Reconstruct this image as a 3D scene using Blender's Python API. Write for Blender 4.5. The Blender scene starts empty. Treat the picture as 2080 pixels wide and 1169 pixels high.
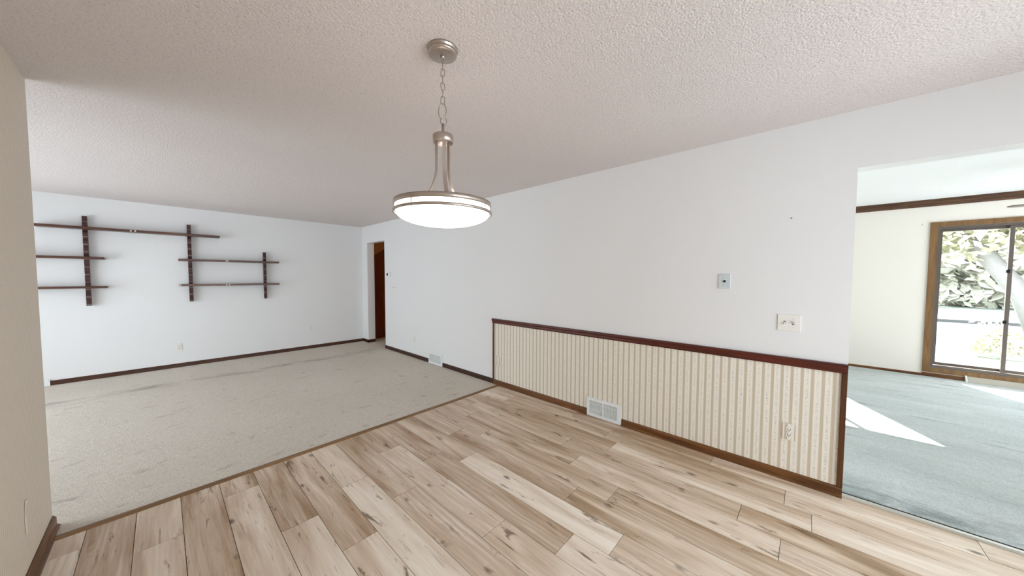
import bpy, bmesh, math, random
from mathutils import Vector, Matrix
random.seed(7)
C = bpy.context.scene.collection
S = bpy.context.scene
PI = math.pi

# ------------------------------------------------------------------ camera
yaw, pit, roll = 0.8264, 0.0454, 0.0036
fwd = Vector((math.sin(yaw)*math.cos(pit), math.cos(yaw)*math.cos(pit), -math.sin(pit)))
r0 = Vector((math.cos(yaw), -math.sin(yaw), 0)); u0 = r0.cross(fwd)
rr = r0*math.cos(roll)+u0*math.sin(roll); uu = -r0*math.sin(roll)+u0*math.cos(roll)
cd = bpy.data.cameras.new('camera'); cam = bpy.data.objects.new('camera', cd); C.objects.link(cam)
cd.sensor_fit = 'HORIZONTAL'; cd.sensor_width = 36.0; cd.lens = 36.0*656.56/2080.0
cd.shift_y = 5.88/2080.0; cd.clip_start = 0.02; cd.clip_end = 300
m = Matrix((rr, uu, -fwd)).transposed().to_4x4(); m.translation = Vector((0, 0, 1.4136))
cam.matrix_world = m
S.camera = cam

# ------------------------------------------------------------------ world, sun, exposure
SKY, SUN, EXPO = 8.5, 34.0, 0.0
w = bpy.data.worlds.new('world'); S.world = w; w.use_nodes = True
bg = w.node_tree.nodes['Background']; bg.inputs[0].default_value = (0.85, 0.915, 1.0, 1); bg.inputs[1].default_value = SKY
sd = bpy.data.lights.new('sun', 'SUN'); sd.energy = SUN; sd.angle = 0.009; sd.color = (1.0, 0.95, 0.86)
so = bpy.data.objects.new('sun', sd); C.objects.link(so)
so.rotation_euler = Vector((1.0, 0.503, 0.640)).to_track_quat('Z', 'Y').to_euler(); so.location = (12, 6, 9)
S.view_settings.view_transform = 'Standard'; S.view_settings.look = 'None'
S.view_settings.exposure = EXPO; S.view_settings.gamma = 1.0; S.view_settings.use_curve_mapping = False
S.cycles.use_denoising = True
S.cycles.max_bounces = 10; S.cycles.diffuse_bounces = 6; S.cycles.glossy_bounces = 3; S.cycles.transparent_max_bounces = 12
S.cycles.sample_clamp_indirect = 8.0

def portal(name, loc, sx, sy, normal):
    ld = bpy.data.lights.new(name, 'AREA'); ld.shape = 'RECTANGLE'; ld.size = sx; ld.size_y = sy
    ld.cycles.is_portal = True
    o = bpy.data.objects.new(name, ld); C.objects.link(o); o.location = loc
    n = Vector(normal); z = Vector((0, 0, 1)); x = z.cross(-n).normalized()
    o.matrix_world = Matrix((x, z, x.cross(z))).transposed().to_4x4() @ Matrix.Identity(4)
    mm = Matrix((x, x.cross(z).cross(x), x.cross(z))).transposed().to_4x4(); mm.translation = Vector(loc); o.matrix_world = mm

# ------------------------------------------------------------------ dimensions (metres)
XB, YA, YC, XL, H = 2.933, 7.069, 2.932, -0.4526, 2.44
T = 0.12
YS, XW, XF, HF = -2.15, -2.9, 7.42, 2.515
YO, ZO, YO2 = -0.195, 2.087, -2.0
YD1, YD2, ZD = 6.048, 6.815, 2.09
YLE = 3.068

# ------------------------------------------------------------------ material helpers
def lin(c):
    return tuple(((v/255.0)/12.92 if v <= 10 else ((v/255.0+0.055)/1.055)**2.4) for v in c)+(1,)
class NT:
    def __init__(s, name):
        s.m = bpy.data.materials.new(name); s.m.use_nodes = True; s.t = s.m.node_tree
        s.b = s.t.nodes['Principled BSDF']
    def n(s, typ, ins=None, **kw):
        nd = s.t.nodes.new(typ)
        for k, v in kw.items(): setattr(nd, k, v)
        if ins:
            for k, v in ins.items(): s.set(nd.inputs[k], v)
        return nd
    def set(s, inp, v):
        if isinstance(v, bpy.types.NodeSocket): s.t.links.new(v, inp)
        elif isinstance(v, bpy.types.Node): s.t.links.new(v.outputs[0], inp)
        else: inp.default_value = v
    def math(s, op, a, b=0.0, c=0.0):
        nd = s.n('ShaderNodeMath', {0: a, 1: b, 2: c}, operation=op); return nd.outputs[0]
    def coord(s): return s.n('ShaderNodeTexCoord').outputs['Object']
    def xyz(s, v): return s.n('ShaderNodeSeparateXYZ', {0: v}).outputs
    def mapv(s, v, sc=(1, 1, 1), lo=(0, 0, 0)): return s.n('ShaderNodeMapping', {'Vector': v, 'Scale': sc, 'Location': lo}).outputs[0]
    def noise(s, v, scale, detail=3.0, rough=0.5, dist=0.0):
        return s.n('ShaderNodeTexNoise', {'Vector': v, 'Scale': scale, 'Detail': detail, 'Roughness': rough, 'Distortion': dist}).outputs[0]
    def ramp(s, f, stops):
        nd = s.n('ShaderNodeValToRGB', {0: f}); e = nd.color_ramp.elements
        while len(e) < len(stops): e.new(0.5)
        for i, (p, c) in enumerate(stops): e[i].position = p; e[i].color = c
        return nd.outputs[0]
    def mix(s, f, a, b, mode='MIX'):
        nd = s.n('ShaderNodeMix', data_type='RGBA', blend_type=mode)
        s.set(nd.inputs[0], f); s.set(nd.inputs[6], a); s.set(nd.inputs[7], b); return nd.outputs[2]
    def bump(s, h, strength=0.3, dist=0.01):
        s.set(s.b.inputs['Normal'], s.n('ShaderNodeBump', {'Height': h, 'Strength': strength, 'Distance': dist}).outputs[0])
    def fin(s, col, rough=0.6, metal=0.0, spec=0.5):
        s.set(s.b.inputs['Base Color'], col); s.set(s.b.inputs['Roughness'], rough)
        s.b.inputs['Metallic'].default_value = metal; s.b.inputs['Specular IOR Level'].default_value = spec
        return s.m
W1, K0 = (1, 1, 1, 1), (0, 0, 0, 1)
def g(v): return (v, v, v, 1)

def paint(name, c, var=0.03, rough=0.75, bumpk=0.06):
    t = NT(name); v = t.coord(); a = lin(c); n1 = t.noise(v, 1.3, 2)
    b = tuple(x*(1-var) for x in a[:3])+(1,)
    t.bump(t.noise(v, 160, 2), bumpk, 0.002)
    return t.fin(t.mix(n1, b, a), rough, 0, 0.25)
M = {}
M['wall'] = paint('wall_paint', (224, 223, 222))
M['wall_fam'] = paint('family_wall_paint', (236, 229, 221))
M['ceil_smooth'] = paint('smooth_ceiling_paint', (236, 236, 238))
M['plastic_w'] = paint('white_plastic', (228, 228, 222), 0.01, 0.35, 0)
M['plastic_i'] = paint('ivory_plastic', (227, 224, 217), 0.02, 0.35, 0)
M['enamel'] = paint('white_enamel', (226, 228, 228), 0.02, 0.35, 0)
M['louver'] = paint('grey_louver', (222, 225, 222), 0.03, 0.45, 0)
M['slot_shade'] = paint('grey_slot_shade', (120, 116, 110), 0.05, 0.5, 0)  # grey carries the shadow beside the toggles
M['cream'] = paint('cream_metal', (186, 180, 168), 0.08, 0.5)
M['dark'] = paint('dark_slot', (28, 28, 30), 0.1, 0.6, 0)
M['joint'] = paint('plank_joint', (84, 68, 52), 0.1, 0.9, 0)
M['steel'] = NT('stainless_plate').fin(lin((206, 214, 218)), 0.35, 0.25)

def popcorn():
    t = NT('popcorn_ceiling'); v = t.coord()
    n1 = t.noise(v, 120, 3, 0.6); vo = t.n('ShaderNodeTexVoronoi', {'Vector': v, 'Scale': 95}).outputs['Distance']
    hgt = t.math('ADD', t.math('MULTIPLY', n1, 1.2), t.math('MULTIPLY', vo, -0.7))
    t.bump(hgt, 0.5, 0.006)
    pits = t.ramp(t.noise(v, 70, 2, 0.7), [(0.22, lin((168, 158, 150))), (0.42, lin((214, 205, 199)))])
    big = t.mix(t.noise(v, 0.8, 2), lin((217, 208, 206)), lin((223, 215, 211)))
    return t.fin(t.mix(1.0, big, t.ramp(t.noise(v, 82, 2, 0.75), [(0.30, g(0.82)), (0.46, g(1.0))]), 'MULTIPLY'), 0.95, 0, 0.1)  # dark specks paint the self-shadow of the popcorn relief
M['popcorn'] = popcorn()

def laminate():
    t = NT('oak_laminate'); v = t.coord()
    at = t.n('ShaderNodeVertexColor', layer_name='plank').outputs[0]
    rgb = t.n('ShaderNodeSeparateColor', {0: at}).outputs
    tone, s1, s2 = rgb[0], rgb[1], rgb[2]
    off = t.n('ShaderNodeCombineXYZ', {0: t.math('MULTIPLY', s1, 37.0), 1: t.math('MULTIPLY', s2, 53.0), 2: t.math('MULTIPLY', s1, 11.0)}).outputs[0]
    p = t.n('ShaderNodeVectorMath', {0: v, 1: off}, operation='ADD').outputs[0]
    broad = t.noise(t.mapv(p, (7.5, 0.9, 1)), 1.0, 3, 0.5, 0.7)
    fib = t.noise(t.mapv(p, (110, 4.5, 1)), 1.0, 4, 0.6, 0.4)
    grain = t.noise(t.mapv(p, (26, 1.7, 1)), 1.0, 4, 0.65, 1.6)
    wv = t.n('ShaderNodeTexWave', {'Vector': t.mapv(p, (1.0, 0.12, 1)), 'Scale': 9.0, 'Distortion': 9.0, 'Detail': 3.0, 'Detail Scale': 1.2}, bands_direction='X').outputs['Fac']
    f = t.math('ADD', t.math('MULTIPLY', tone, 0.46), t.math('MULTIPLY', t.math('SUBTRACT', broad, 0.5), 1.1))
    f = t.math('ADD', f, t.math('MULTIPLY', t.math('SUBTRACT', grain, 0.5), 0.36))
    f = t.math('ADD', f, t.math('MULTIPLY', t.math('SUBTRACT', fib, 0.5), 0.28))
    f = t.math('ADD', f, 0.32)
    col = t.ramp(f, [(0.0, lin((126, 98, 70))), (0.26, lin((172, 145, 117))), (0.52, lin((214, 195, 174))), (0.76, lin((238, 226, 211))), (1.0, lin((248, 241, 231)))])
    # cathedral figure on some planks
    cath = t.math('MULTIPLY', t.math('MULTIPLY', wv, t.ramp(s2, [(0.45, K0), (0.55, W1)])), t.ramp(broad, [(0.42, K0), (0.60, W1)]))
    col = t.mix(t.math('MULTIPLY', cath, 0.30), col, lin((128, 100, 74)))
    # knots and mineral cracks, long along the board
    k1 = t.noise(t.mapv(p, (17, 3.4, 1)), 1.0, 5, 0.65, 0.45)
    km = t.ramp(k1, [(0.605, K0), (0.685, W1)])
    k2 = t.noise(t.mapv(p, (42, 3.4, 1)), 1.0, 4, 0.6, 0.6)
    km2 = t.ramp(k2, [(0.625, K0), (0.72, W1)])
    col = t.mix(t.math('MULTIPLY', km, 0.80), col, lin((96, 68, 44)))
    col = t.mix(t.math('MULTIPLY', km2, 0.55), col, lin((112, 84, 62)))
    vo = t.n('ShaderNodeTexVoronoi', {'Vector': t.mapv(p, (5.2, 2.6, 1)), 'Scale': 1.0, 'Randomness': 1.0}).outputs['Distance']
    kd = t.ramp(t.math('ADD', vo, t.math('MULTIPLY', t.math('SUBTRACT', k1, 0.5), 0.22)), [(0.03, W1), (0.10, K0)])
    col = t.mix(t.math('MULTIPLY', kd, 0.85), col, lin((78, 54, 34)))
    t.bump(fib, 0.05, 0.001)
    return t.fin(col, 0.42, 0, 0.4)
M['laminate'] = laminate()

def carpet(name, ca, cb, cs, streak, stain):
    t = NT(name); v = t.coord()
    big = t.noise(t.mapv(v, streak), 1.0, 4, 0.55, 0.6)
    fine = t.noise(v, 170, 3, 0.7)
    mid = t.noise(v, 38, 3, 0.6)
    col = t.mix(big, lin(ca), lin(cb))
    col = t.mix(1.0, col, t.ramp(fine, [(0.30, g(0.74)), (0.62, g(1.08))]), 'MULTIPLY')
    col = t.mix(1.0, col, t.ramp(mid, [(0.30, g(0.93)), (0.60, g(1.03))]), 'MULTIPLY')
    sp = t.noise(t.mapv(v, stain), 1.0, 4, 0.6, 0.5)
    col = t.mix(t.math('MULTIPLY', t.ramp(sp, [(0.60, K0), (0.74, W1)]), 0.5), col, lin(cs))
    t.bump(t.math('ADD', fine, t.math('MULTIPLY', mid, 0.7)), 0.6, 0.012)
    return t, col
t, col = carpet('beige_carpet', (208, 198, 183), (223, 215, 203), (136, 128, 114), (0.9, 0.7, 1), (5.0, 9.0, 1))
# worn dark traffic lines running along the far wall
v = t.coord(); xyz = t.xyz(v)
yy = t.math('ADD', xyz[1], t.math('MULTIPLY', t.noise(t.mapv(v, (1.6, 0.4, 1)), 1.0, 2), 0.34))
line = t.ramp(t.math('ABSOLUTE', t.math('SUBTRACT', yy, 6.20)), [(0.0, W1), (0.16, K0)])
col = t.mix(t.math('MULTIPLY', t.math('MULTIPLY', line, t.ramp(t.noise(t.mapv(v, (2.6, 9, 1)), 1.0, 4, 0.65), [(0.42, K0), (0.62, W1)])), 0.6), col, lin((112, 108, 92)))
M['carpet'] = t.fin(col, 0.95, 0, 0.1)
t, col = carpet('grey_green_carpet', (176, 184, 180), (226, 230, 229), (104, 112, 108), (3.2, 0.9, 1), (10.0, 2.0, 1))
v = t.coord(); q = t.xyz(v)
edge = t.ramp(t.math('SUBTRACT', q[0], 2.97), [(0.0, W1), (0.42, K0)])      # soiled edge beside the threshold
soil = t.ramp(t.noise(t.mapv(v, (7, 3.0, 1)), 1.0, 5, 0.68, 0.6), [(0.40, K0), (0.62, W1)])
col = t.mix(t.math('MULTIPLY', t.math('MULTIPLY', edge, soil), 0.75), col, lin((96, 104, 98)))
M['carpet_f'] = t.fin(col, 0.95, 0, 0.1)

def wallpaper(name, base, stripe, vine, period=0.0521, phase=0.0, axis=1, wid=0.32, strength=1.0, thin=True):
    t = NT(name); v = t.coord(); q = t.xyz(v)
    f = t.math('FRACT', t.math('ADD', t.math('DIVIDE', q[axis], period), phase+100.0))
    d = t.math('ABSOLUTE', t.math('SUBTRACT', f, 0.5))          # 0 at stripe centre
    st = t.ramp(d, [(wid/2-0.02, W1), (wid/2+0.02, K0)])
    col = t.mix(t.math('MULTIPLY', st, strength), lin(base), lin(stripe))
    if thin:
        edge = t.ramp(t.math('ABSOLUTE', t.math('SUBTRACT', d, wid/2+0.055)), [(0.012, W1), (0.022, K0)])
        col = t.mix(t.math('MULTIPLY', edge, 0.25*strength), col, lin(stripe))
    # small vine of dots in the middle of the pale band
    vm = t.ramp(t.math('SUBTRACT', 0.5, d), [(0.10, W1), (0.16, K0)])
    dots = t.ramp(t.noise(v, 165, 2, 0.6), [(0.50, K0), (0.60, W1)])
    col = t.mix(t.math('MULTIPLY', t.math('MULTIPLY', vm, dots), 0.5*strength), col, lin(vine))
    t.bump(t.noise(v, 240, 2), 0.08, 0.002)
    return t.fin(col, 0.65, 0, 0.3)
M['paper'] = wallpaper('striped_wallpaper', (228, 221, 208), (194, 181, 160), (150, 154, 154), phase=0.18)
M['paper_near'] = wallpaper('beige_ribbed_wallpaper', (224, 213, 198), (207, 195, 178), (192, 180, 165), 0.0215, 0, 1, 0.4, 0.8, False)

def stained(name, c1, c2, axis=1, rough=0.4, k=1.0):
    t = NT(name); v = t.coord(); sc = [34, 34, 34]; sc[axis] = 2.2
    n1 = t.noise(t.mapv(v, tuple(sc)), 1.0, 4, 0.6, 0.8)
    t.bump(n1, 0.1, 0.002)
    return t.fin(t.mix(t.ramp(n1, [(0.32, K0), (0.68, W1)]), lin(c1), lin(c2)), rough, 0, 0.4)
M['rail'] = stained('chair_rail_stain', (62, 22, 12), (92, 36, 22))
M['base'] = stained('baseboard_stain', (72, 42, 20), (122, 78, 38))
M['base_d'] = stained('dark_baseboard_stain', (42, 20, 14), (66, 36, 24))
M['base_x'] = stained('baseboard_stain_across', (52, 28, 18), (84, 50, 32), 0)
M['base_z'] = stained('upright_stain', (62, 34, 16), (96, 56, 24), 2)
M['oak'] = stained('oak_casing', (104, 74, 44), (138, 102, 62), 2, 0.45)
M['oak_y'] = stained('oak_casing_level', (120, 84, 42), (160, 118, 66), 1, 0.45)
M['crown'] = stained('crown_stain', (66, 42, 28), (104, 72, 50))
M['bronze'] = paint('bronze_aluminium', (104, 94, 88), 0.05, 0.4, 0)
M['shelf'] = stained('dark_walnut_shelf', (66, 38, 28), (104, 66, 48), 0, 0.32)
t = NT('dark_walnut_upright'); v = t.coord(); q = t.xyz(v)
glint_z = t.math('ABSOLUTE', t.math('SUBTRACT', t.math('FRACT', t.math('ADD', t.math('DIVIDE', q[2], 0.099), 10.3)), 0.5))  # pale bands paint glints on the scalloped front
M['shelf_z'] = t.fin(t.mix(t.ramp(glint_z, [(0.05, g(0.7)), (0.08, K0)]), t.mix(t.noise(t.mapv(v, (30, 30, 3)), 1.0), lin((46, 20, 16)), lin((70, 34, 26))), lin((132, 108, 100))), 0.45)
M['strip'] = stained('transition_strip_wood', (104, 76, 48), (146, 112, 76), 0, 0.45)
M['door'] = stained('red_brown_door', (96, 38, 14), (130, 58, 24), 2, 0.35)
M['lit_wedge'] = paint('tan_lit_wedge', (176, 120, 78), 0.04, 0.7)  # tan of the lit upper hall wall, painted on the wedge
M['hallwall'] = paint('hall_paint', (196, 168, 140))
M['metal'] = NT('brushed_nickel').fin(lin((184, 172, 163)), 0.32, 0.88)
M['alu'] = NT('aluminium_threshold').fin(lin((200, 196, 188)), 0.35, 0.9)
M['mark'] = paint('pale_mark', (196, 190, 178), 0.02, 0.5, 0)
t = NT('lamp_glass'); t.b.inputs['Emission Color'].default_value = (1.0, 0.94, 0.93, 1); t.b.inputs['Emission Strength'].default_value = 2.6
M['glow'] = t.fin(lin((245, 240, 238)), 0.3)
t = NT('added_lamp_glass'); t.b.inputs['Emission Color'].default_value = (1.0, 0.62, 0.30, 1); t.b.inputs['Emission Strength'].default_value = 14
M['warm'] = t.fin(lin((245, 230, 205)), 0.3)
def pane_mat():
    t = NT('window_glass'); tr = t.n('ShaderNodeBsdfTransparent', {0: (0.96, 0.98, 0.98, 1)}); gl = t.n('ShaderNodeBsdfGlossy', {0: W1, 1: 0.02})
    fr = t.n('ShaderNodeFresnel', {0: 1.25}); mx = t.n('ShaderNodeMixShader', {0: fr, 1: tr, 2: gl})
    t.t.links.new(mx.outputs[0], t.t.nodes['Material Output'].inputs[0]); return t.m
M['pane'] = pane_mat()
def veg(name, a, b, sc=6):
    t = NT(name); v = t.coord(); return t.fin(t.mix(t.noise(v, sc, 3), lin(a), lin(b)), 0.8, 0, 0.2)
M['lawn'] = veg('lawn_grass', (98, 112, 98), (122, 126, 116), 2)
M['conc'] = veg('concrete', (118, 117, 118), (130, 129, 128), 3)
M['leafy'] = veg('yellow_green_leaves', (176, 174, 150), (208, 204, 178), 9)
M['leafw'] = veg('pale_leaves', (172, 172, 156), (200, 198, 182), 9)
M['bark'] = veg('grey_bark', (126, 124, 124), (148, 146, 143), 14)
M['asph'] = veg('asphalt', (84, 84, 86), (96, 96, 98), 3)

# ------------------------------------------------------------------ mesh helpers
def box(bm, x0, x1, y0, y1, z0, z1, mi=0, bev=0.0):
    vs = [bm.verts.new((x, y, z)) for x in (x0, x1) for y in (y0, y1) for z in (z0, z1)]
    fs = [bm.faces.new([vs[i] for i in q]) for q in ((0, 1, 3, 2), (4, 6, 7, 5), (0, 4, 5, 1), (2, 3, 7, 6), (0, 2, 6, 4), (1, 5, 7, 3))]
    for f in fs: f.material_index = mi
    if bev > 0:
        es = list({e for f in fs for e in f.edges})
        bmesh.ops.bevel(bm, geom=es, offset=bev, segments=2, profile=0.5, affect='EDGES')
def lathe(bm, prof, n=48, c=(0, 0, 0), mi=0):
    rings = []
    for r, z in prof:
        if r < 1e-6: rings.append([bm.verts.new((c[0], c[1], c[2]+z))])
        else: rings.append([bm.verts.new((c[0]+r*math.cos(2*PI*i/n), c[1]+r*math.sin(2*PI*i/n), c[2]+z)) for i in range(n)])
    for a, b in zip(rings[:-1], rings[1:]):
        for i in range(n):
            j = (i+1) % n
            q = [a[i % len(a)], a[j % len(a)], b[j % len(b)], b[i % len(b)]]
            u = []
            for v_ in q:
                if v_ not in u: u.append(v_)
            if len(u) > 2:
                f = bm.faces.new(u); f.material_index = mi; f.smooth = True
def tube(bm, pts, r, n=8, closed=False, mi=0, rad=None):
    P = [Vector(p) for p in pts]; N = len(P); rings = []; prev = None
    for i, p in enumerate(P):
        if closed: d = P[(i+1) % N]-P[i-1]
        else: d = P[min(i+1, N-1)]-P[max(i-1, 0)]
        d.normalize()
        a = prev if prev else (Vector((0, 0, 1)) if abs(d.z) < 0.9 else Vector((1, 0, 0)))
        a = (a-d*a.dot(d)).normalized(); prev = a; b = d.cross(a); ri = rad[i] if rad else r
        rings.append([bm.verts.new(p+(a*math.cos(2*PI*k/n)+b*math.sin(2*PI*k/n))*ri) for k in range(n)])
    for i in range(N if closed else N-1):
        A, B = rings[i], rings[(i+1) % N]
        for k in range(n):
            f = bm.faces.new((A[k], A[(k+1) % n], B[(k+1) % n], B[k])); f.smooth = True; f.material_index = mi
    if not closed:
        bm.faces.new(rings[0][::-1]).material_index = mi; bm.faces.new(rings[-1]).material_index = mi
def prism(bm, poly, axis, a0, a1, mi=0):   # poly = 2D outline in the two remaining axes, extruded along axis
    def P(u, v_, a):
        c = [u, v_]; c.insert(axis, a); return c
    A = [bm.verts.new(P(u, v_, a0)) for u, v_ in poly]; B = [bm.verts.new(P(u, v_, a1)) for u, v_ in poly]
    bm.faces.new(A).material_index = mi; bm.faces.new(B[::-1]).material_index = mi
    for i in range(len(A)):
        j = (i+1) % len(A); bm.faces.new((A[i], B[i], B[j], A[j])).material_index = mi
def obj(name, bm, mats, parent=None, origin=None, **props):
    bmesh.ops.recalc_face_normals(bm, faces=bm.faces)
    if origin is not None: bmesh.ops.translate(bm, vec=-Vector(origin), verts=bm.verts)
    me = bpy.data.meshes.new(name); bm.to_mesh(me); bm.free()
    for m_ in (mats if isinstance(mats, (list, tuple)) else [mats]): me.materials.append(M[m_])
    o = bpy.data.objects.new(name, me); C.objects.link(o)
    if origin is not None: o.location = origin
    if parent: o.parent = parent
    for k, v_ in props.items(): o[k] = v_
    return o
def struct(name, bm, mats, parent=None, **kw):
    o = obj(name, bm, mats, parent, **kw)
    if not parent: o['kind'] = 'structure'
    return o
def thing(name, label, cat, loc=(0, 0, 0), group=None):
    o = bpy.data.objects.new(name, None); C.objects.link(o); o.location = loc
    o.empty_display_size = 0.05; o['label'] = label; o['category'] = cat
    if group: o['group'] = group
    return o
def B(*a, **k):
    bm = bmesh.new(); box(bm, *a, **k); return bm

# ------------------------------------------------------------------ floors
bm = bmesh.new(); cl = bm.loops.layers.color.new('plank')
phase = {0: 2.03, 1: 2.475, 2: 1.85, 3: 2.696, 4: 2.093, 5: 1.718, 6: 2.253, 7: 1.905, 8: 1.258, 9: .909, 10: .705, 11: 1.098, 12: .896, 13: .070, 14: .267, 15: -.054, 16: .073, 17: .511}
tones = [(10, 1.3, .97), (10, .3, .72), (10, 2.4, .30), (9, 1.5, .26), (9, .5, .80), (9, 2.5, .28), (8, 1.8, .78), (8, .9, .84), (8, 2.7, .45), (7, 1.6, .50), (7, 2.4, .36), (7, .7, .6),
         (6, 1.9, .88), (6, 2.6, .52), (6, 1.0, .82), (5, 2.4, .55), (5, 1.5, .82), (4, 2.4, .18), (4, 1.8, .80), (3, 2.2, .76), (3, 2.85, .22), (2, 2.4, .22), (1, 2.7, .62), (1, 2.2, .66), (0, 2.6, .45),
         (11, 1.7, .34), (11, .7, .55), (11, 2.6, .46), (12, 1.5, .56), (12, .5, .32), (12, 2.5, .5), (13, 1.9, .34), (13, .7, .66), (13, -.5, .62), (14, 2.0, .55), (14, .9, .48), (14, -.3, .34),
         (15, 1.8, .46), (15, .5, .72), (15, -.6, .68), (16, 1.9, .42), (16, .7, .26), (16, -.4, .66), (17, 1.1, .36), (17, 0, .62)]
GW, PL = 0.0026, 1.22
rnd = random.Random(3)
for r in range(-1, 19):
    xa, xb_ = -0.322+0.182*(r-1), -0.322+0.182*r
    # row r spans [x(r-1), x(r)] for r>=1 measured joints sit between seam r and r+1
    xa, xb_ = -0.322+0.182*r, -0.322+0.182*(r+1)
    ph = phase.get(r, rnd.uniform(0, 1.2))
    k = -5
    base = ph - math.floor((ph-YS)/PL)*PL - PL
    y = base
    while y < YC:
        y0, y1 = max(y, YS), min(y+PL, YC-0.012)
        x0, x1 = max(xa, XL), min(xb_, XB+0.045)
        if y1-y0 > 0.02 and x1-x0 > 0.005:
            tone = rnd.uniform(.3, .85)
            for (tr_, ty, tv) in tones:
                if tr_ == r and y0 <= ty < y1: tone = tv
            n0 = len(bm.faces)
            box(bm, x0+GW/2, x1-GW/2, y0+GW/2, y1-GW/2, -0.008, 0.0)
            bm.faces.ensure_lookup_table(); s1, s2 = rnd.random(), rnd.random()
            for f in bm.faces[n0:]:
                for lp in f.loops: lp[cl] = (tone, s1, s2, 1)
        y += PL
box(bm, XL-T, XB+0.045, YS-T, YC, -0.10, -0.004, 1)
struct('floor', bm, ['laminate', 'joint'])
bm = B(XW, XB, YC, YA, -0.10, 0.004); box(bm, XB, 4.6, 5.2, 7.14, -0.10, 0.004)
struct('floor_living', bm, 'carpet')
struct('floor_family', B(XB+0.045, XF+T, -4.4, 3.0, -0.10, 0.004), 'carpet_f')

# ------------------------------------------------------------------ walls
bm = bmesh.new()
box(bm, XB, XB+T, YS-T, YO2, 0, HF); box(bm, XB, XB+T, YO2, YO, ZO, HF); box(bm, XB, XB+T, YO, YD1, 0, HF)
box(bm, XB, XB+T, YD1, YD2, ZD, HF); box(bm, XB, XB+0.145, YD2, YA+T, 0, HF)
struct('wall_right', bm, 'wall')
struct('wall_far', B(XW-T, XB, YA, YA+T, 0, HF), 'wall')
struct('wall_near', B(XL-T, XL, YS-T, YLE, 0, HF), 'paper_near')
struct('wall_living_near', B(XW-T, XL-T, YLE-T, YLE, 0, HF), 'wall')
def wall_x(name, x0, x1, ya, yb, h, holes, mat):     # wall along y with window holes (y0,y1,z0,z1)
    bm = bmesh.new(); y = ya
    for (h0, h1, z0, z1) in sorted(holes):
        box(bm, x0, x1, y, h0, 0, h); box(bm, x0, x1, h0, h1, 0, z0); box(bm, x0, x1, h0, h1, z1, h); y = h1
    box(bm, x0, x1, y, yb, 0, h); return struct(name, bm, mat)
WL = (3.35, 6.7, 0.10, 2.05)
wall_x('wall_left', XW-T, XW, YLE-T, YA+T, HF, [WL], 'wall')
WS = (0.1, 2.6, 0.06, 2.2)
bm = bmesh.new(); box(bm, XL-T, WS[0], YS-T, YS, 0, HF); box(bm, WS[1], XB+T, YS-T, YS, 0, HF); box(bm, WS[0], WS[1], YS-T, YS, 0, WS[2]); box(bm, WS[0], WS[1], YS-T, YS, WS[3], HF)
struct('wall_dining_back', bm, 'wall')
WD = (-2.49, -1.30, 0.15, 2.12); WF = (0.62, 2.45, 0.95, 2.03)
wall_x('wall_family', XF, XF+T, -4.4-T, 3.0+T, HF+0.1, [WD, WF], 'wall_fam')
bm = bmesh.new(); WQ = (3.8, 6.9, 0.25, 2.25)
for a in ((XB+T, WQ[0], 0, HF+0.1), (WQ[1], XF, 0, HF+0.1), (WQ[0], WQ[1], 0, WQ[2]), (WQ[0], WQ[1], WQ[3], HF+0.1)): box(bm, a[0], a[1], -4.4-T, -4.4, a[2], a[3])
struct('wall_family_south', bm, 'wall_fam')
struct('wall_family_north', B(XB+T, XF, 3.0, 3.0+T, 0, HF+0.1), 'wall_fam')
struct('wall_family_west', B(XB, XB+T, -4.4-T, YS-T, 0, HF), 'wall_fam')
struct('ceiling', B(XW-T, XB, YS-T, YA+T, H, H+0.10), 'popcorn')
struct('ceiling_family', B(XB+T*0.5, XF+T, -4.4-T, 3.0+T, HF, HF+0.10), 'ceil_smooth')
# hall beyond the doorway
bm = bmesh.new(); box(bm, XB+T, 4.6, 5.08, 5.2, 0, HF); box(bm, 4.6, 4.72, 5.08, 7.3, 0, HF)
struct('wall_hall', bm, 'hallwall')
struct('ceiling_hall', B(XB+T, 4.72, 5.08, 7.3, H, H+0.1), 'hallwall')
bm = bmesh.new(); box(bm, XB+0.146, 4.6, 7.14, 7.20, 0, H)
for k in range(9): box(bm, XB+0.16+k*0.16, XB+0.163+k*0.16+0.003, 7.136, 7.14, 0, H)
struct('wall_hall_wood', bm, 'door')
bm = bmesh.new(); prism(bm, [(XB+0.146, 1.80), (3.75, 2.235), (3.75, H), (XB+0.146, H)], 1, 7.02, 7.135)  # added wedge; its sloped lower edge stands in for a shadow edge
struct('trim_lit_wedge', bm, 'lit_wedge')

hl = thing('added_hall_lamp', 'added unseen warm ceiling lamp in the hall behind the far doorway', 'lamp', (3.75, 5.75, 0))  # out of view, added to give the hall warm light
bm = bmesh.new(); lathe(bm, [(0, H), (0.13, H), (0.13, H-0.02), (0, H-0.02)], 32); obj('base', bm, 'metal', hl)
bm = bmesh.new(); lathe(bm, [(0.12, H-0.02), (0.115, H-0.05), (0.07, H-0.09), (0, H-0.10)], 32); obj('glass_shade', bm, 'warm', hl)
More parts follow.
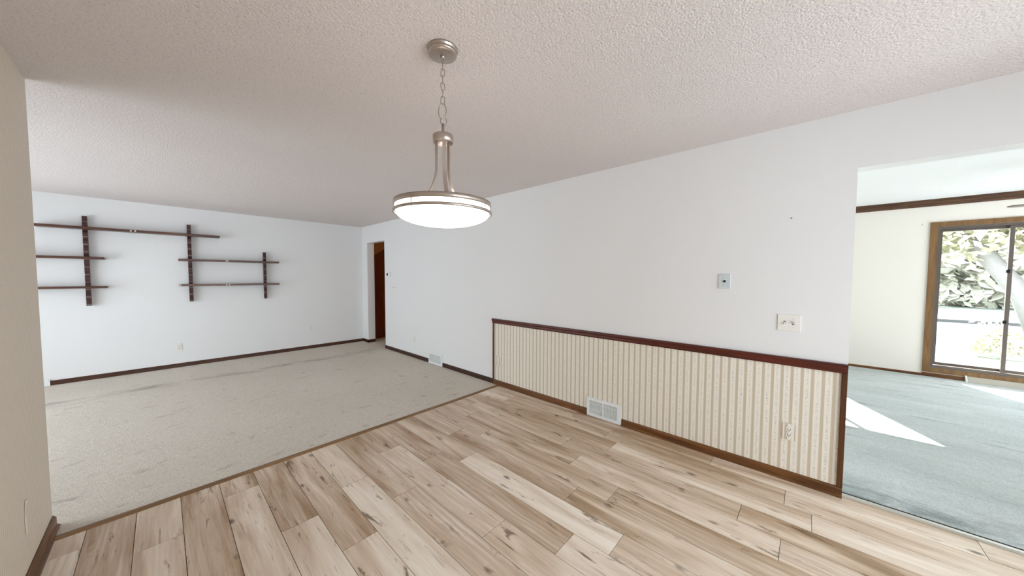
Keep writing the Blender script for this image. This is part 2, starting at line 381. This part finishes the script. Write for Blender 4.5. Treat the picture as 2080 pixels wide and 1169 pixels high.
# ------------------------------------------------------------------ trims
def board(name, axis, a0, a1, face, side, z0, z1, th, mat, shoe=True):
    """board along x or y on a wall face; side = +1/-1 direction the board stands out"""
    hh = z1-z0
    pr = [(0, z0), (th*side, z0), (th*side, z1-hh*0.22), (th*0.55*side, z1-hh*0.06), (th*0.4*side, z1), (0, z1)]
    bm = bmesh.new()
    if axis == 1: prism(bm, [(face+u, v_) for u, v_ in pr], 1, a0, a1)
    else: prism(bm, [(face+u, v_) for u, v_ in pr], 0, a0, a1)
    if shoe:
        s = th*side; q = 0.012*side
        pr2 = [(s, z0), (s+q, z0), (s+q*0.9, z0+0.008), (s+q*0.5, z0+0.013), (s, z0+0.016)]
        prism(bm, [(face+u, v_) for u, v_ in pr2], axis, a0, a1)
    return struct(name, bm, mat)
board('baseboard_dining_right', 1, YO-0.001, 1.275, XB, -1, 0.0, 0.064, 0.012, 'base')
board('baseboard_dining_right_end', 1, 1.638, YC+0.09, XB, -1, 0.0, 0.064, 0.012, 'base')
board('baseboard_living_right', 1, YC+0.09, 4.155, XB, -1, 0.0, 0.066, 0.012, 'base_d', False)
board('baseboard_living_right_end', 1, 4.535, YD1, XB, -1, 0.0, 0.066, 0.012, 'base_d', False)
board('baseboard_door_stub', 1, YD2-0.012, YA, XB, -1, 0.0, 0.066, 0.012, 'base_d', False)
board('baseboard_door_jamb', 0, XB-0.012, XB+0.145, YD2, -1, 0.0, 0.066, 0.012, 'base_x', False)
board('baseboard_far', 0, -0.995, XB, YA, -1, 0.0, 0.064, 0.012, 'base_x', False)
board('baseboard_near', 1, YS, YLE, XL, 1, 0.0, 0.068, 0.014, 'base')
board('baseboard_family', 1, -1.232, 3.0, XF, -1, 0.0, 0.040, 0.012, 'base', False)
board('baseboard_family_door', 1, -1.61, -1.232, XF, -1, 0.0, 0.055, 0.014, 'base', False)
# chair rail and its end posts
bm = bmesh.new(); z0, z1, q = 0.803, 0.862, XB
prism(bm, [(q, z0), (q-0.012, z0), (q-0.018, z0+0.012), (q-0.018, z0+0.03), (q-0.026, z0+0.042), (q-0.026, z1-0.004), (q-0.020, z1), (q, z1)], 1, YO-0.001, 3.040)
struct('trim_chair_rail', bm, 'rail')
struct('trim_wainscot_end', B(XB-0.014, XB, 3.008, 3.034, 0.060, 0.803, bev=0.003), 'base_z')
struct('trim_wainscot_corner', B(XB-0.014, XB+0.004, YO-0.002, YO+0.026, 0.060, 0.803, bev=0.003), 'base_z')
struct('wall_wainscot', B(XB-0.0025, XB, YO, 3.02, 0.05, 0.81), 'paper')
# crown trim of the family room
bm = bmesh.new(); x = XF
prism(bm, [(x, 2.420), (x-0.010, 2.420), (x-0.016, 2.436), (x-0.016, 2.462), (x-0.030, 2.474), (x-0.030, 2.494), (x-0.038, 2.500), (x-0.038, HF), (x, HF)], 1, -4.4, 3.0)
struct('trim_crown', bm, 'crown')
# floor transitions
bm = bmesh.new(); prism(bm, [(YC-0.030, 0.0), (YC+0.012, 0.0), (YC+0.012, 0.008), (YC+0.004, 0.011), (YC-0.016, 0.011), (YC-0.030, 0.003)], 0, XL+0.026, XB-0.012)
struct('trim_carpet_strip', bm, 'strip')
bm = bmesh.new(); prism(bm, [(XB+0.004, 0.0), (XB+0.046, 0.0), (XB+0.046, 0.006), (XB+0.036, 0.009), (XB+0.016, 0.009), (XB+0.004, 0.002)], 1, YO2, YO)
prism(bm, [(XB+0.046, 0.0), (XB+0.056, 0.0), (XB+0.056, 0.0075), (XB+0.046, 0.0075)], 1, YO2, YO, 1)
struct('trim_metal_threshold', bm, ['alu', 'dark'])
# nail pops, scuffs as tiny real things
nl = obj('wall_nail', B(XB-0.010, XB, 0.103, 0.109, 1.813, 1.819, bev=0.001), 'dark', label='tiny dark nail high on the white wall above the light switch', category='nail')
bm = bmesh.new(); lathe(bm, [(0, 0), (0.012, 0.0), (0.012, 0.006), (0.006, 0.012), (0, 0.012)], 12)
bmesh.ops.rotate(bm, verts=bm.verts, cent=(0, 0, 0), matrix=Matrix.Rotation(-PI/2, 3, 'Y')); bmesh.ops.translate(bm, verts=bm.verts, vec=(XF, -1.165, 2.17))
obj('curtain_bracket', bm, 'plastic_w', label='small white curtain bracket stub beside the patio window casing', category='bracket')

# torn curl in the near wallpaper
bm = bmesh.new(); q = random.Random(5); cols = []
for i in range(9):
    z = 0.385-0.155*i/8; wv_ = 0.012+0.030*math.sin(PI*(i+0.6)/9.5)*q.uniform(0.7, 1.2); y_ = 2.60+0.006*q.uniform(-1, 1)
    cols.append([bm.verts.new((XL+0.0012+0.0035*math.sin(PI*j/4)*q.uniform(0.5, 1.0), y_-wv_/2+wv_*j/4, z)) for j in range(5)])
for a, b_ in zip(cols[:-1], cols[1:]):
    for j in range(4): bm.faces.new((a[j], a[j+1], b_[j+1], b_[j]))
o = obj('wallpaper_tear', bm, 'paper_near', label='small torn curl of beige wallpaper low on the near left wall', category='wallpaper tear')
md = o.modifiers.new('thick', 'SOLIDIFY'); md.thickness = 0.0012; md.offset = 1
# ------------------------------------------------------------------ windows
def frame(bm, x0, x1, ya, yb, za, zb, wy, wz):
    box(bm, x0, x1, ya, ya+wy, za, zb); box(bm, x0, x1, yb-wy, yb, za, zb)
    box(bm, x0, x1, ya+wy, yb-wy, za, za+wz); box(bm, x0, x1, ya+wy, yb-wy, zb-wz, zb)
def empty_struct(name, loc):
    o = bpy.data.objects.new(name, None); C.objects.link(o); o.location = loc; o['kind'] = 'structure'; return o
w1 = empty_struct('window_1', (0, 0, 0))
bm = bmesh.new(); frame(bm, XF-0.020, XF+0.0, -2.555, -1.232, 0.068, 2.192, 0.066, 0.068)
obj('casing', bm, 'oak', w1)
bm = bmesh.new(); frame(bm, XF-0.006, XF+T, WD[0], WD[1], WD[2]-0.01, WD[3], 0.022, 0.024); obj('jamb_frame', bm, 'bronze', w1)
s1 = bmesh.new(); frame(s1, XF+0.058, XF+0.088, -1.925, -1.322, 0.174, 2.096, 0.032, 0.036); f1 = obj('sliding_sash', s1, 'bronze', w1)
obj('pane', B(XF+0.070, XF+0.075, -1.893, -1.354, 0.21, 2.06), 'pane', f1)
s2 = bmesh.new(); frame(s2, XF+0.022, XF+0.052, -2.468, -1.880, 0.174, 2.096, 0.034, 0.036); f2 = obj('fixed_sash', s2, 'bronze', w1)
obj('pane', B(XF+0.034, XF+0.039, -2.434, -1.914, 0.21, 2.06), 'pane', f2)
for z in (1.50, 0.84):
    bm = B(XF-0.004, XF+0.024, -1.895, -1.868, z-0.022, z+0.022, bev=0.004); box(bm, XF-0.012, XF-0.002, -1.878, -1.862, z-0.012, z+0.012)
    obj('latch', bm, 'dark', w1)
w2 = empty_struct('window_2', (0, 0, 0))
bm = bmesh.new(); frame(bm, XF-0.02, XF, WF[0]-0.08, WF[1]+0.08, WF[2]-0.08, WF[3]+0.08, 0.08, 0.08); obj('casing', bm, 'oak', w2)
bm = bmesh.new(); frame(bm, XF+0.03, XF+0.09, WF[0], WF[1], WF[2], WF[3], 0.04, 0.04); box(bm, XF+0.04, XF+0.08, 1.12, 1.16, WF[2], WF[3]); obj('window_frame', bm, 'bronze', w2)
obj('pane', B(XF+0.058, XF+0.063, WF[0]+0.04, WF[1]-0.04, WF[2]+0.04, WF[3]-0.04), 'pane', w2)
w3 = empty_struct('window_added_3', (0, 0, 0))  # unseen window, added to light the living room from the left
bm = bmesh.new(); frame(bm, XW-0.09, XW-0.03, WL[0], WL[1], WL[2], WL[3], 0.05, 0.05); box(bm, XW-0.08, XW-0.04, 5.08, 5.12, WL[2], WL[3]); obj('window_frame', bm, 'oak', w3)
obj('pane', B(XW-0.063, XW-0.058, WL[0]+0.05, WL[1]-0.05, WL[2]+0.05, WL[3]-0.05), 'pane', w3)
w4 = empty_struct('window_added_4', (0, 0, 0))  # unseen window behind the camera, added to light the dining room
bm = bmesh.new()
for a, b_ in ((WS[0], WS[0]+0.05), (WS[1]-0.05, WS[1]), (1.275, 1.325)): box(bm, a, b_, YS-0.09, YS-0.03, WS[2], WS[3])
box(bm, WS[0], WS[1], YS-0.09, YS-0.03, WS[2], WS[2]+0.05); box(bm, WS[0], WS[1], YS-0.09, YS-0.03, WS[3]-0.05, WS[3]); obj('window_frame', bm, 'oak', w4)
obj('pane', B(WS[0]+0.05, WS[1]-0.05, YS-0.063, YS-0.058, WS[2]+0.05, WS[3]-0.05), 'pane', w4)
w5 = empty_struct('window_added_5', (0, 0, 0)); bm = bmesh.new()  # extra unseen window, put in to brighten the family room
for a, b_ in ((WQ[0], WQ[0]+0.05), (WQ[1]-0.05, WQ[1]), (5.32, 5.38)): box(bm, a, b_, -4.49, -4.43, WQ[2], WQ[3])
box(bm, WQ[0], WQ[1], -4.49, -4.43, WQ[2], WQ[2]+0.05); box(bm, WQ[0], WQ[1], -4.49, -4.43, WQ[3]-0.05, WQ[3]); obj('window_frame', bm, 'oak', w5)
obj('pane', B(WQ[0]+0.05, WQ[1]-0.05, -4.463, -4.458, WQ[2]+0.05, WQ[3]-0.05), 'pane', w5)
portal('portal_family_south', ((WQ[0]+WQ[1])/2, -4.5, (WQ[2]+WQ[3])/2), WQ[1]-WQ[0], WQ[3]-WQ[2], (0, 1, 0))
portal('portal_family', (XF+0.10, (WD[0]+WD[1])/2, (WD[2]+WD[3])/2), WD[1]-WD[0], WD[3]-WD[2], (-1, 0, 0))
portal('portal_family_side', (XF+0.10, (WF[0]+WF[1])/2, (WF[2]+WF[3])/2), WF[1]-WF[0], WF[3]-WF[2], (-1, 0, 0))
portal('portal_living', (XW-0.10, (WL[0]+WL[1])/2, (WL[2]+WL[3])/2), WL[1]-WL[0], WL[3]-WL[2], (1, 0, 0))
portal('portal_dining', ((WS[0]+WS[1])/2, YS-0.10, (WS[2]+WS[3])/2), WS[1]-WS[0], WS[3]-WS[2], (0, 1, 0))

# ------------------------------------------------------------------ pendant lamp
PX, PY = 0.898, 1.261
pl = thing('pendant_lamp', 'brushed nickel pendant lamp with a lit frosted glass bowl hanging from the popcorn ceiling', 'lamp', (PX, PY, 0))
bm = bmesh.new(); lathe(bm, [(0, H), (0.067, H), (0.068, H-0.008), (0.062, H-0.011), (0.062, H-0.015), (0.065, H-0.018), (0.062, H-0.026), (0.045, H-0.030), (0, H-0.031)], 48)
obj('canopy', bm, 'metal', pl)
bm = bmesh.new(); lathe(bm, [(0, H-0.030), (0.010, H-0.030), (0.011, H-0.036), (0.007, H-0.042), (0, H-0.043)], 20)
tube(bm, [(0.009*math.cos(a), 0, H-0.050+0.011*math.sin(a)) for a in [2*PI*i/16 for i in range(16)]], 0.0022, 8, True)
obj('canopy_loop', bm, 'metal', pl)
def link_mesh(w_, h_, r):
    bm = bmesh.new(); pts = []
    for i in range(20):
        a = 2*PI*i/20; c, s = math.cos(a), math.sin(a)
        pts.append((w_*c, 0, (h_-w_)*(1 if s > 0 else -1)*(1 if abs(s) > 1e-6 else 0)+w_*s))
    tube(bm, pts, r, 7, True); return bm
lm = obj('chain_link', link_mesh(0.0085, 0.0185, 0.0021), 'metal', pl)
zc = H-0.074; step = 0.0305; first = True; k = 0
while zc > 2.185:
    o = lm if first else lm.copy()
    if not first: C.objects.link(o); o.parent = pl
    o.location = (0.0006*math.sin(k*2.1), 0, zc); o.rotation_euler = (0, 0.10*math.sin(k*1.7), -yaw+(0.35 if k % 2 else 1.75)); first = False; zc -= step; k += 1
zr = zc+step-0.0185
bm = bmesh.new(); tube(bm, [(0.017*math.cos(a), 0, 0.034*math.sin(a)) for a in [2*PI*i/24 for i in range(24)]], 0.0026, 8, True)
o = obj('quick_link', bm, 'metal', pl); o.rotation_euler = (0, 0.08, -yaw+0.2); o.location = (-0.003, 0, zr-0.030)
z2 = zr-0.072
bm = bmesh.new(); tube(bm, [(0.014*math.cos(a), 0, 0.020*math.sin(a)) for a in [2*PI*i/20 for i in range(20)]], 0.0026, 8, True)
o = obj('top_ring', bm, 'metal', pl); o.rotation_euler = (0, 0, -yaw+0.4); o.location = (0.003, 0, z2)
bm = bmesh.new(); lathe(bm, [(0, z2-0.012), (0.006, z2-0.014), (0.007, 2.068), (0.012, 2.062), (0.012, 2.058), (0, 2.057)], 16); obj('finial', bm, 'metal', pl)
bm = bmesh.new(); lathe(bm, [(0, 2.060), (0.040, 2.060), (0.046, 2.056), (0.0465, 2.024), (0.043, 2.022), (0.043, 2.036), (0, 2.038)], 48); obj('hub_cap', bm, 'metal', pl)
def arm(ang):
    bm = bmesh.new(); R0, R1 = 0.033, 0.118; pts = []
    for i in range(25):
        u = i/24; z = 2.040-u*(2.040-1.742); s = max(0, (u-0.42)/0.58); pts.append((R0+(R1-R0)*s**2.0, z))
    rd = Vector((math.cos(ang), math.sin(ang), 0)); td = Vector((-math.sin(ang), math.cos(ang), 0)); prev = None
    for i, (r_, z) in enumerate(pts):
        a, b_ = pts[max(i-1, 0)], pts[min(i+1, 24)]; d = Vector((b_[0]-a[0], b_[1]-a[1])).normalized(); nrm = rd*(-d.y)+Vector((0, 0, 1))*d.x
        c = rd*r_+Vector((0, 0, z)); ring = [bm.verts.new(c+nrm*sn*0.0028+td*st*0.0085) for sn, st in ((1, 1), (1, -1), (-1, -1), (-1, 1))]
        if prev:
            for q_ in range(4): bm.faces.new((prev[q_], prev[(q_+1) % 4], ring[(q_+1) % 4], ring[q_]))
        else: bm.faces.new(ring)
        prev = ring
    bm.faces.new(prev); return bm
toward = math.atan2(-PY, -PX)
for a in (0.16, 0.16+2*PI/3, 0.16-2*PI/3): obj('arm', arm(toward+a), 'metal', pl)
def band(r_, z0, z1, th=0.0035):
    bm = bmesh.new(); lathe(bm, [(r_-th, z0), (r_, z0), (r_+0.001, (z0+z1)/2), (r_, z1), (r_-th, z1), (r_-th, z0)], 96); return bm
obj('upper_band', band(0.2195, 1.729, 1.750), 'metal', pl)
bm = bmesh.new(); lathe(bm, [(0.216, 1.750), (0.150, 1.750), (0.145, 1.748), (0.150, 1.747), (0.216, 1.747)], 96); obj('top_rim', bm, 'metal', pl)
obj('lower_band', band(0.2235, 1.6975, 1.7080, 0.006), 'metal', pl)
prof = [(0.2125, 1.746), (0.2135, 1.715), (0.2095, 1.700)]
for i in range(1, 15):
    a = i/14*PI/2; prof.append((0.2095*math.cos(a), 1.700-0.057*math.sin(a)**1.0))
prof[-1] = (0, 1.643)
bm = bmesh.new(); lathe(bm, prof, 96); obj('glass_bowl', bm, 'glow', pl, label='lit frosted glass bowl')
for k in range(4):
    a = toward+0.95+k*PI/2; c, s = 0.2185*math.cos(a), 0.2185*math.sin(a)
    bm = bmesh.new(); lathe(bm, [(0, 1.695), (0.0022, 1.695), (0.0022, 1.745), (0, 1.745)], 10, (c, s, 0)); obj('band_post', bm, 'metal', pl)

# ------------------------------------------------------------------ wall shelf unit on the far wall
ws = thing('wall_shelf', 'dark stained wooden shelf unit of staggered boards on notched uprights, on the far white wall', 'shelf', (0.3, YA, 1.0))
def upright(xc, wd, z0, z1):
    bm = bmesh.new(); n = 64; pts = [(YA, z0), (YA, z1)]; top = []
    for i in range(n+1):
        z = z1-(z1-z0)*i/n; top.append((YA-0.050-0.016*abs(math.cos((z-z0)/0.118*PI)), z))
    prism(bm, [(YA-0.0005, z1)]+top+[(YA-0.0005, z0)], 0, xc-wd/2, xc+wd/2)
    bmesh.ops.translate(bm, verts=bm.verts, vec=(-0.3, -YA, -1.0)); return bm
ups = [(-0.657, 0.040, 1.003, 2.180), (0.312, 0.042, 1.006, 2.180), (1.238, 0.036, 1.008, 1.812)]
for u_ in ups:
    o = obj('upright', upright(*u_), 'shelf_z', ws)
for (xc, wd, z0, z1) in ups:
    pass
def shelf(x0, x1, z0, z1, d=0.150):
    bm = B(x0-0.3, x1-0.3, -d, -0.004, z0-1.0, z1-1.0, bev=0.003); return obj('shelf_board', bm, 'shelf', ws)
for (x0, x1, z0, z1, marks) in [(-1.03, 0.655, 2.004, 2.036, (-0.262, -0.222)), (-1.24, -0.505, 1.618, 1.648, ()), (-1.24, -0.490, 1.234, 1.262, ()),
                              (0.185, 1.425, 1.626, 1.656, (0.720, 0.742)), (0.185, 1.425, 1.246, 1.274, (0.716, 0.752, 0.195))]:
    sh = shelf(x0, x1, z0, z1)
    for mx in marks:
        obj('sticker', B(mx-0.3-0.008, mx-0.3+0.008, -0.1515, -0.1495, z0-1.0+0.004, z1-1.0-0.004), 'mark', sh, label='pale sticker')

# ------------------------------------------------------------------ wall plates; built facing -x at the origin then rotated
def place(root, loc, facing):      # facing 'x' = plate on wall_right family (faces -x); 'y' = on far wall (faces -y)
    root.location = loc; root.rotation_euler = (0, 0, 0 if facing == 'x' else -PI/2 if False else PI/2)
def plate(parent, wy, wz, mat, th=0.006):
    return obj('cover_plate', B(-th, 0, -wy/2, wy/2, -wz/2, wz/2, bev=0.002), mat, parent)
def screw(parent, y, z):
    bm = bmesh.new(); lathe(bm, [(0, 0.0), (0.0032, 0.0), (0.0026, 0.0012), (0, 0.0015)], 12)
    bmesh.ops.rotate(bm, verts=bm.verts, cent=(0, 0, 0), matrix=Matrix.Rotation(-PI/2, 3, 'Y')); bmesh.ops.translate(bm, verts=bm.verts, vec=(-0.0058, y, z))
    obj('screw', bm, 'louver', parent)
def outlet(label, loc, facing, mat='plastic_i', face='plastic_i', wy=0.070, wz=0.115, group=None):
    r = thing('wall_outlet', label, 'outlet', loc, group); plate(r, wy, wz, mat)
    for s in (-1, 1):
        f = obj('receptacle', B(-0.008, -0.004, -0.016, 0.016, s*0.0195-0.014, s*0.0195+0.014, bev=0.004), face, r)
        bm = B(-0.0088, -0.0076, -0.0085, -0.0055, s*0.0195-0.004, s*0.0195+0.006); box(bm, -0.0088, -0.0076, 0.0055, 0.0085, s*0.0195-0.004, s*0.0195+0.006)
        box(bm, -0.0088, -0.0076, -0.0025, 0.0025, s*0.0195-0.011, s*0.0195-0.007); obj('slots', bm, 'dark', f, label='dark socket slots')
    screw(r, 0, 0); place(r, loc, facing); return r
outlet('ivory wall outlet on the far wall near the corner, right of the shelves', (1.94, YA, 0.405), 'y')
outlet('ivory wall outlet low on the far wall below the shelf uprights', (0.151, YA, 0.312), 'y')
outlet('white wall outlet on the right wall between the doorway and the far floor vent', (XB, 5.0, 0.324), 'x')
outlet('outlet with wallpaper covered plate low in the striped panel, below the light switch', (XB-0.0025, 0.072, 0.340), 'x', 'paper')
outlet('outlet with wallpaper covered plate at the far end of the striped panel', (XB-0.0025, 2.945, 0.315), 'x', 'paper', 'plastic_i')
bp_ = thing('blank_plate', 'narrow blank white cover plate low on the wall beside the doorway', 'wall plate', (XB, 5.725, 0.325))
plate(bp_, 0.045, 0.115, 'plastic_w'); screw(bp_, 0, 0.03); screw(bp_, 0, -0.03)
def switch(label, loc, wy, wz, n=2):
    r = thing('light_switch', label, 'light switch', loc); plate(r, wy, wz, 'plastic_i')
    for i in range(n):
        y = (i-(n-1)/2)*-0.046
        bz = obj('switch_slot', B(-0.0072, -0.0055, y-0.0055, y+0.0055, -0.0125, 0.0125), 'slot_shade', r)
        bm = bmesh.new(); up = 1 if i else -1
        prism(bm, [(-0.006, -0.006), (-0.006, 0.006), (-0.020, up*0.011+0.003), (-0.020, up*0.011-0.003)], 1, y-0.004, y+0.004); obj('toggle', bm, 'plastic_w', r)
        screw(r, y, 0.030); screw(r, y, -0.030)
switch('ivory double toggle light switch plate above the striped wainscot by the wide opening', (XB, 0.097, 1.099), 0.122, 0.114)
switch('small double light switch plate on the right wall beside the far doorway', (XB, 5.672, 1.196), 0.122, 0.114)
pj = thing('phone_jack', 'stainless steel phone jack wall plate with a dark square socket on the white wall', 'phone jack', (XB, 0.482, 1.381))
obj('cover_plate', B(-0.007, 0, -0.039, 0.039, -0.057, 0.057, bev=0.002), 'steel', pj)
obj('jack_socket', B(-0.010, -0.006, -0.008, 0.008, -0.008, 0.008), 'dark', pj)
for z in (0.038, -0.038):
    bm = bmesh.new(); lathe(bm, [(0, 0), (0.0045, 0), (0.0045, 0.004), (0.003, 0.006), (0, 0.006)], 12)
    bmesh.ops.rotate(bm, verts=bm.verts, cent=(0, 0, 0), matrix=Matrix.Rotation(-PI/2, 3, 'Y')); bmesh.ops.translate(bm, verts=bm.verts, vec=(-0.0065, 0, z)); obj('mounting_stud', bm, 'louver', pj)
th = thing('thermostat', 'small white thermostat with a dark display on the wall beside the doorway', 'thermostat', (XB, 5.88, 1.437))
obj('housing', B(-0.024, 0, -0.075, 0.075, -0.048, 0.048, bev=0.006), 'plastic_w', th)
obj('display', B(-0.0255, -0.023, -0.012, 0.044, -0.022, 0.026), 'dark', th, label='dark display')

# ------------------------------------------------------------------ floor vents
def vent(label, loc, facing, L=0.362, Hh=0.185, group=None):
    r = thing('wall_vent', label, 'air vent', loc); th_ = 0.016; b_ = 0.026; rim = bmesh.new()
    y0, y1 = -L/2, L/2; z0, z1 = 0.0, Hh
    def seg(a0, a1, c0, c1): box(rim, -th_, 0, a0, a1, c0, c1)
    seg(y0, y1, z0, z0+b_); seg(y0, y1, z1-b_, z1); seg(y0, y0+0.040, z0+b_, z1-b_); seg(y1-b_, y1, z0+b_, z1-b_); seg(-0.001, 0.011, z0+b_, z1-b_)
    bmesh.ops.remove_doubles(rim, verts=rim.verts, dist=1e-6)
    obj('vent_frame', rim, 'enamel', r)
    for a, c in ((y0+0.040, -0.001), (0.011, y1-b_)):
        bm = bmesh.new(); n = int((c-a)/0.0085)
        box(bm, -0.003, -0.001, a, c, z0+b_, z1-b_, 1)
        for i in range(n):
            y = a+(i+0.5)*(c-a)/n; box(bm, -0.0125, -0.004, y-0.0024, y+0.0024, z0+b_, z1-b_)
        for z in (0.36, 0.68): box(bm, -0.0135, -0.0115, a, c, z0+(z1-z0)*z-0.002, z0+(z1-z0)*z+0.002)
        obj('louver_grille', bm, ['louver', 'louver'], r)
    obj('damper_lever', B(-0.022, -0.0155, y0+0.014, y0+0.020, z0+0.060, z0+0.078), 'louver', r)
    place(r, loc, facing); return r
vent('white metal floor vent set into the baseboard under the striped wallpaper', (XB, 1.457, 0.002), 'x')
vent('white metal floor vent in the baseboard above the beige carpet on the right wall', (XB, 4.345, 0.005), 'x', 0.375, 0.180)
v3 = vent('white floor vent on the far wall, mostly hidden behind the near wallpapered wall', (-1.176, YA, 0.004), 'y', 0.362, 0.083)
# cream register under the patio window
rg = thing('baseboard_register', 'long cream metal baseboard register under the patio window', 'register', (XF, -1.617, 0.004))
bm = bmesh.new(); prism(bm, [(-0.001, 0.078), (-0.014, 0.078), (-0.062, 0.006), (-0.062, 0.0), (-0.001, 0.0)], 1, -0.90, 0.0)
obj('cover', bm, 'cream', rg)
bm = bmesh.new(); prism(bm, [(-0.001, 0.086), (-0.016, 0.086), (-0.018, 0.0785), (-0.001, 0.0785)], 1, -0.90, 0.0); prism(bm, [(-0.001, 0.0785), (-0.020, 0.0785), (-0.068, 0.0), (-0.001, 0.0)], 1, 0.0, 0.016)
obj('rim', bm, 'plastic_w', rg, label='pale rim')

# ------------------------------------------------------------------ ceiling fan of the family room
FX, FY, FZ = 5.62, -2.05, 2.105
cf = thing('ceiling_fan', 'ceiling fan beyond the wide opening, only one grey blade tip in view', 'ceiling fan', (FX, FY, 0))
bm = bmesh.new(); lathe(bm, [(0, HF), (0.07, HF), (0.075, HF-0.03), (0.03, HF-0.06), (0, HF-0.06)], 32); obj('mount', bm, 'bronze', cf)
bm = bmesh.new(); lathe(bm, [(0, HF-0.05), (0.012, HF-0.05), (0.012, FZ+0.08), (0, FZ+0.08)], 16); obj('downrod', bm, 'bronze', cf)
bm = bmesh.new(); lathe(bm, [(0, FZ+0.09), (0.07, FZ+0.085), (0.115, FZ+0.05), (0.115, FZ+0.01), (0.08, FZ-0.03), (0.03, FZ-0.05), (0, FZ-0.05)], 40); obj('motor', bm, 'bronze', cf)
def blade():
    bm = bmesh.new(); out = []
    for i in range(13):
        a = -PI/2+PI*i/12; out.append((0.060*math.sin(a), 0.600+0.062*math.cos(a)))
    poly = [(-0.045, 0.16)]+out+[(0.045, 0.16)]
    prism(bm, [(u, v_) for u, v_ in poly], 2, -0.0035, 0.0035)
    bmesh.ops.rotate(bm, verts=bm.verts, cent=(0, 0, 0), matrix=Matrix.Rotation(math.radians(1.5), 3, 'Y')); return bm
bl = obj('blade', blade(), 'shelf', cf); bl.location = (0, 0, FZ); bl.rotation_euler = (0, 0, 0.02)
br = obj('blade_bracket', B(-0.014, 0.014, 0.10, 0.20, -0.010, -0.004), 'bronze', bl)
for k in range(1, 5):
    o = bl.copy(); C.objects.link(o); o.parent = cf; o.rotation_euler = (0, 0, 0.02+k*2*PI/5)
    o2 = br.copy(); C.objects.link(o2); o2.parent = o

# ------------------------------------------------------------------ outdoors
bm = B(XF+T, 80, -60, 60, -0.30, -0.16); struct('ground', bm, 'lawn')  # no ground on other sides, so sky light reaches ceilings from below
struct('ground_patio', B(XF+T, 10.6, -5.2, 3.2, -0.158, -0.12), 'conc')
struct('ground_road', B(19.5, 27.5, -30, 30, -0.159, -0.145), 'conc')
struct('ground_curb', B(18.9, 19.5, -30, 30, -0.159, -0.06), 'asph')
def foliage(n, R, seed, size, flat=0.8):
    q = random.Random(seed); bm = bmesh.new(); cs = []
    for i in range(26):
        d = Vector((q.gauss(0, 1), q.gauss(0, 1), q.gauss(0, 1))).normalized()*R*q.uniform(0.25, 0.9); d.z *= flat; cs.append((d, R*q.uniform(0.22, 0.42)))
    for i in range(n):
        c, rr_ = cs[q.randrange(len(cs))]; d = Vector((q.gauss(0, 1), q.gauss(0, 1), q.gauss(0, 1))).normalized()*rr_*q.random()**0.33
        p = c+d; a = Vector((q.gauss(0, 1), q.gauss(0, 1), q.gauss(0, 1))).normalized(); b_ = a.orthogonal().normalized(); s = size*q.uniform(0.6, 1.3)
        bm.faces.new([bm.verts.new(p+v_) for v_ in (a*s, b_*s*0.5, -a*s, -b_*s*0.5)])
    return bm
def tree(label, loc, pts, rad, crowns, mat, seed, cat='tree', name='garden_tree'):
    r = thing(name, label, cat, loc)
    if pts:
        bm = bmesh.new(); tube(bm, pts, 0.1, 10, rad=rad); t_ = obj('trunk', bm, 'bark', r)
    for i, (c, R, n, s) in enumerate(crowns):
        o = obj('foliage', foliage(n, R, seed+i, s), mat, r); o.location = c
tree('large grey trunked tree leaning left outside the patio window', (14.0, -4.1, -0.16),
     [(0, 0, 0), (0, 0.35, 1.2), (0.1, 0.95, 2.3), (0.1, 1.7, 3.4), (0.1, 2.4, 4.6), (0, 3.0, 6)], [0.2, 0.18, 0.16, 0.14, 0.11, 0.06],
     [((0.9, 1.4, 3.3), 2.4, 8000, 0.12), ((0.2, -0.6, 2.8), 2.0, 6500, 0.12)], 'leafy', 11)
tree('pale leafed tree behind the leaning tree beyond the road', (31.0, -6.5, -0.16),
     [(0, 0, 0), (0.1, 0.1, 3), (0, 0, 6)], [0.3, 0.25, 0.15], [((0, 0, 3.9), 4.4, 6500, 0.36), ((0, -4.5, 3.2), 3.8, 4200, 0.30), ((-0.5, 0, 1.1), 1.9, 2600, 0.3)], 'leafw', 31)
tree('tall pale tree at the left side of the patio window view', (36.0, 0.5, -0.16),
     [(0, 0, 0), (0, 0.1, 3), (0, 0, 6)], [0.3, 0.25, 0.15], [((0, 0, 3.9), 4.8, 7000, 0.36), ((-0.5, 0, 1.1), 1.9, 2600, 0.3)], 'leafw', 51)
tree('yellow green shrub close outside the patio window', (10.9, -2.75, -0.16), None, None, [((0, 0, 0.38), 0.50, 900, 0.05)], 'leafy', 71, 'shrub', 'garden_shrub')
